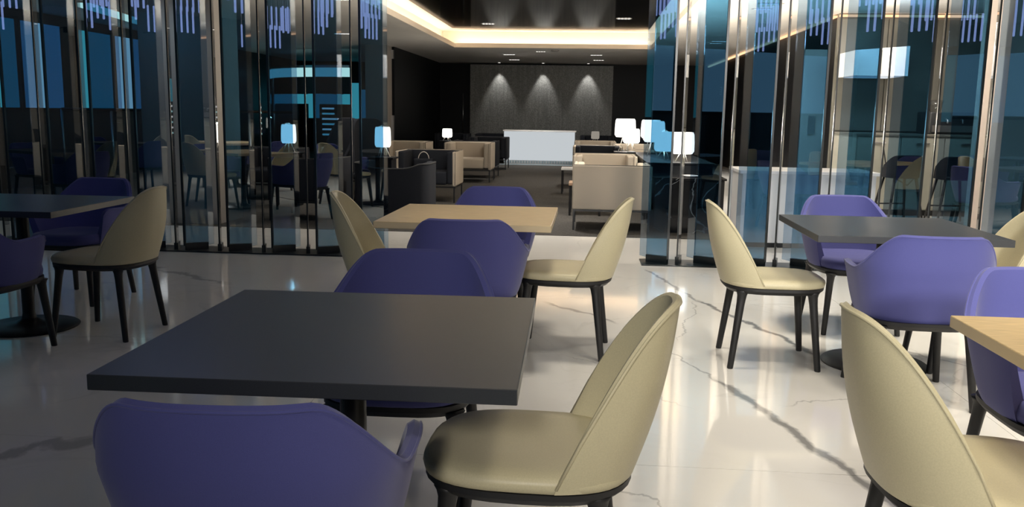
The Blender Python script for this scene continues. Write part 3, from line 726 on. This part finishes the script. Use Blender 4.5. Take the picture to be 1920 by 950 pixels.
# ------------------------------------------------------------------ tube chandeliers over the dining hall (seen in the fins' reflections)
tube_me = MB().lathe([(.010, 0), (.014, .005), (.014, .36), (.010, .365)], 8).mesh('tube', True)
rod_me = {}
k = 0
for (x, y) in ((-2.8, 5.5), (-1.3, 5.6), (-2.0, 4.3), (-3.4, 3.7), (.3, 5.5), (-.6, 3.6), (1.0, 4.2), (2.2, 4.0), (1.9, 2.4)):
    t = thing('tube_chandelier', 'hanging cluster of violet light tubes, %s of those over the tables' % ORD[k], 'chandelier', (x, y, 0), random.uniform(-.2, .2), 'tube chandeliers over the tables'); k += 1
    obj('plate', box_me('plate', -.45, .45, -.2, .2, DZ-.03, DZ-.002), STEEL, t)
    z0_ = random.choice((2.30, 2.42, 2.36))
    for r_, (zr, off) in enumerate(((z0_, 0), (z0_+.27, .045))):
        for i in range(8):
            z = round(zr+(.13 if i in (2, 3) and r_ == 0 else 0), 2); a = (i-3.5)*.098+off; b = (r_-.5)*.22
            tb = obj('tube', tube_me, TUBE, t, (a, b, z))
            if z not in rod_me: rod_me[z] = MB().lathe([(.004, .365), (.004, DZ-.03-z)], 5).mesh('rod')
            obj('rod', rod_me[z], STEEL, tb)

# ------------------------------------------------------------------ added dining hall lights, unseen, set to the right so the left stays dim
def added_hall_light(x, y, tx, ty, e, col=NEUT, size=110, soft=.25):
    global hl
    t = thing('added_hall_downlight', 'added round ceiling downlight over the tables, %s in its row' % ORD[hl], 'ceiling light', (x, y, DZ-.002), 0, 'added round downlights of the dining hall'); hl += 1
    obj('ring', MB().lathe([(.10, -.02), (.11, 0)], 20).mesh('ring', True), GREYP, t); obj('lens', MB().lathe([(.08, -.024), (.08, -.02)], 20).mesh('lens', True), MATS['lens'], t)
    lamp('SPOT', (0, 0, -.06), (tx-x, ty-y, -DZ), e, col, t, spot_size=R(size), spot_blend=1, shadow_soft_size=soft)
hl = 0
for q in ((2.2, .4, 2.9, 1.6, 640, 95), (2.9, 2.7, 3.3, 2.8, 640, 95), (3.4, 5.3, 3.4, 5.3, 640, 95), (1.9, 5.9, 2.2, 6.0, 520, 95), (1.2, 3.2, 1.7, 3.4, 380, 90), (.7, 1.0, 1.2, 1.8, 200, 85), (-.1, 4.6, .0, 4.8, 240, 66), (.2, 6.9, .3, 7.2, 220, 70)): added_hall_light(*q[:4], q[4]*.66, col=WARM, size=q[5])
# unseen spot heads added behind the camera as front light for the chairs
for k, (x, y, tx, ty, tz, e, sz) in enumerate(((3.6, -2.6, 2.2, 4.0, .5, 620, 50), (1.6, -2.9, 1.2, 9.5, .6, 1500, 30), (-.4, -2.9, 1.3, 3.4, .5, 620, 50))):
    t = thing('added_spot_head', 'added adjustable spot head on the rear wall, %s' % ('right', 'middle', 'left')[k], 'spotlight', (x, y, 2.9), 0, 'added spot heads of the rear wall')
    obj('barrel', MB().lathe([(.05, -.06), (.05, .06)], 16).mesh('barrel', True), BLACKMET, t); obj('arm', MB().tube([(0, 0, .05), (0, -3.19-y, .05)], .012, 6).mesh('arm', True), BLACKMET, t)
    lamp('SPOT', (0, .09, -.08), (tx-x, ty-y, tz-2.9), e, NEUT, t, spot_size=R(sz), spot_blend=1, shadow_soft_size=.3)
# added cool spots without fittings, brightening the concourse and grey column
for (x, y, e) in ((-4.6, 8.9, 30), (-6.4, 11.8, 70), (-7.0, 18.0, 160)): lamp('SPOT', (x, y, CZ-.02), (x-.2, y+.3, 0), e, (.62, .82, 1), None, spot_size=R(135), spot_blend=1, shadow_soft_size=.2)
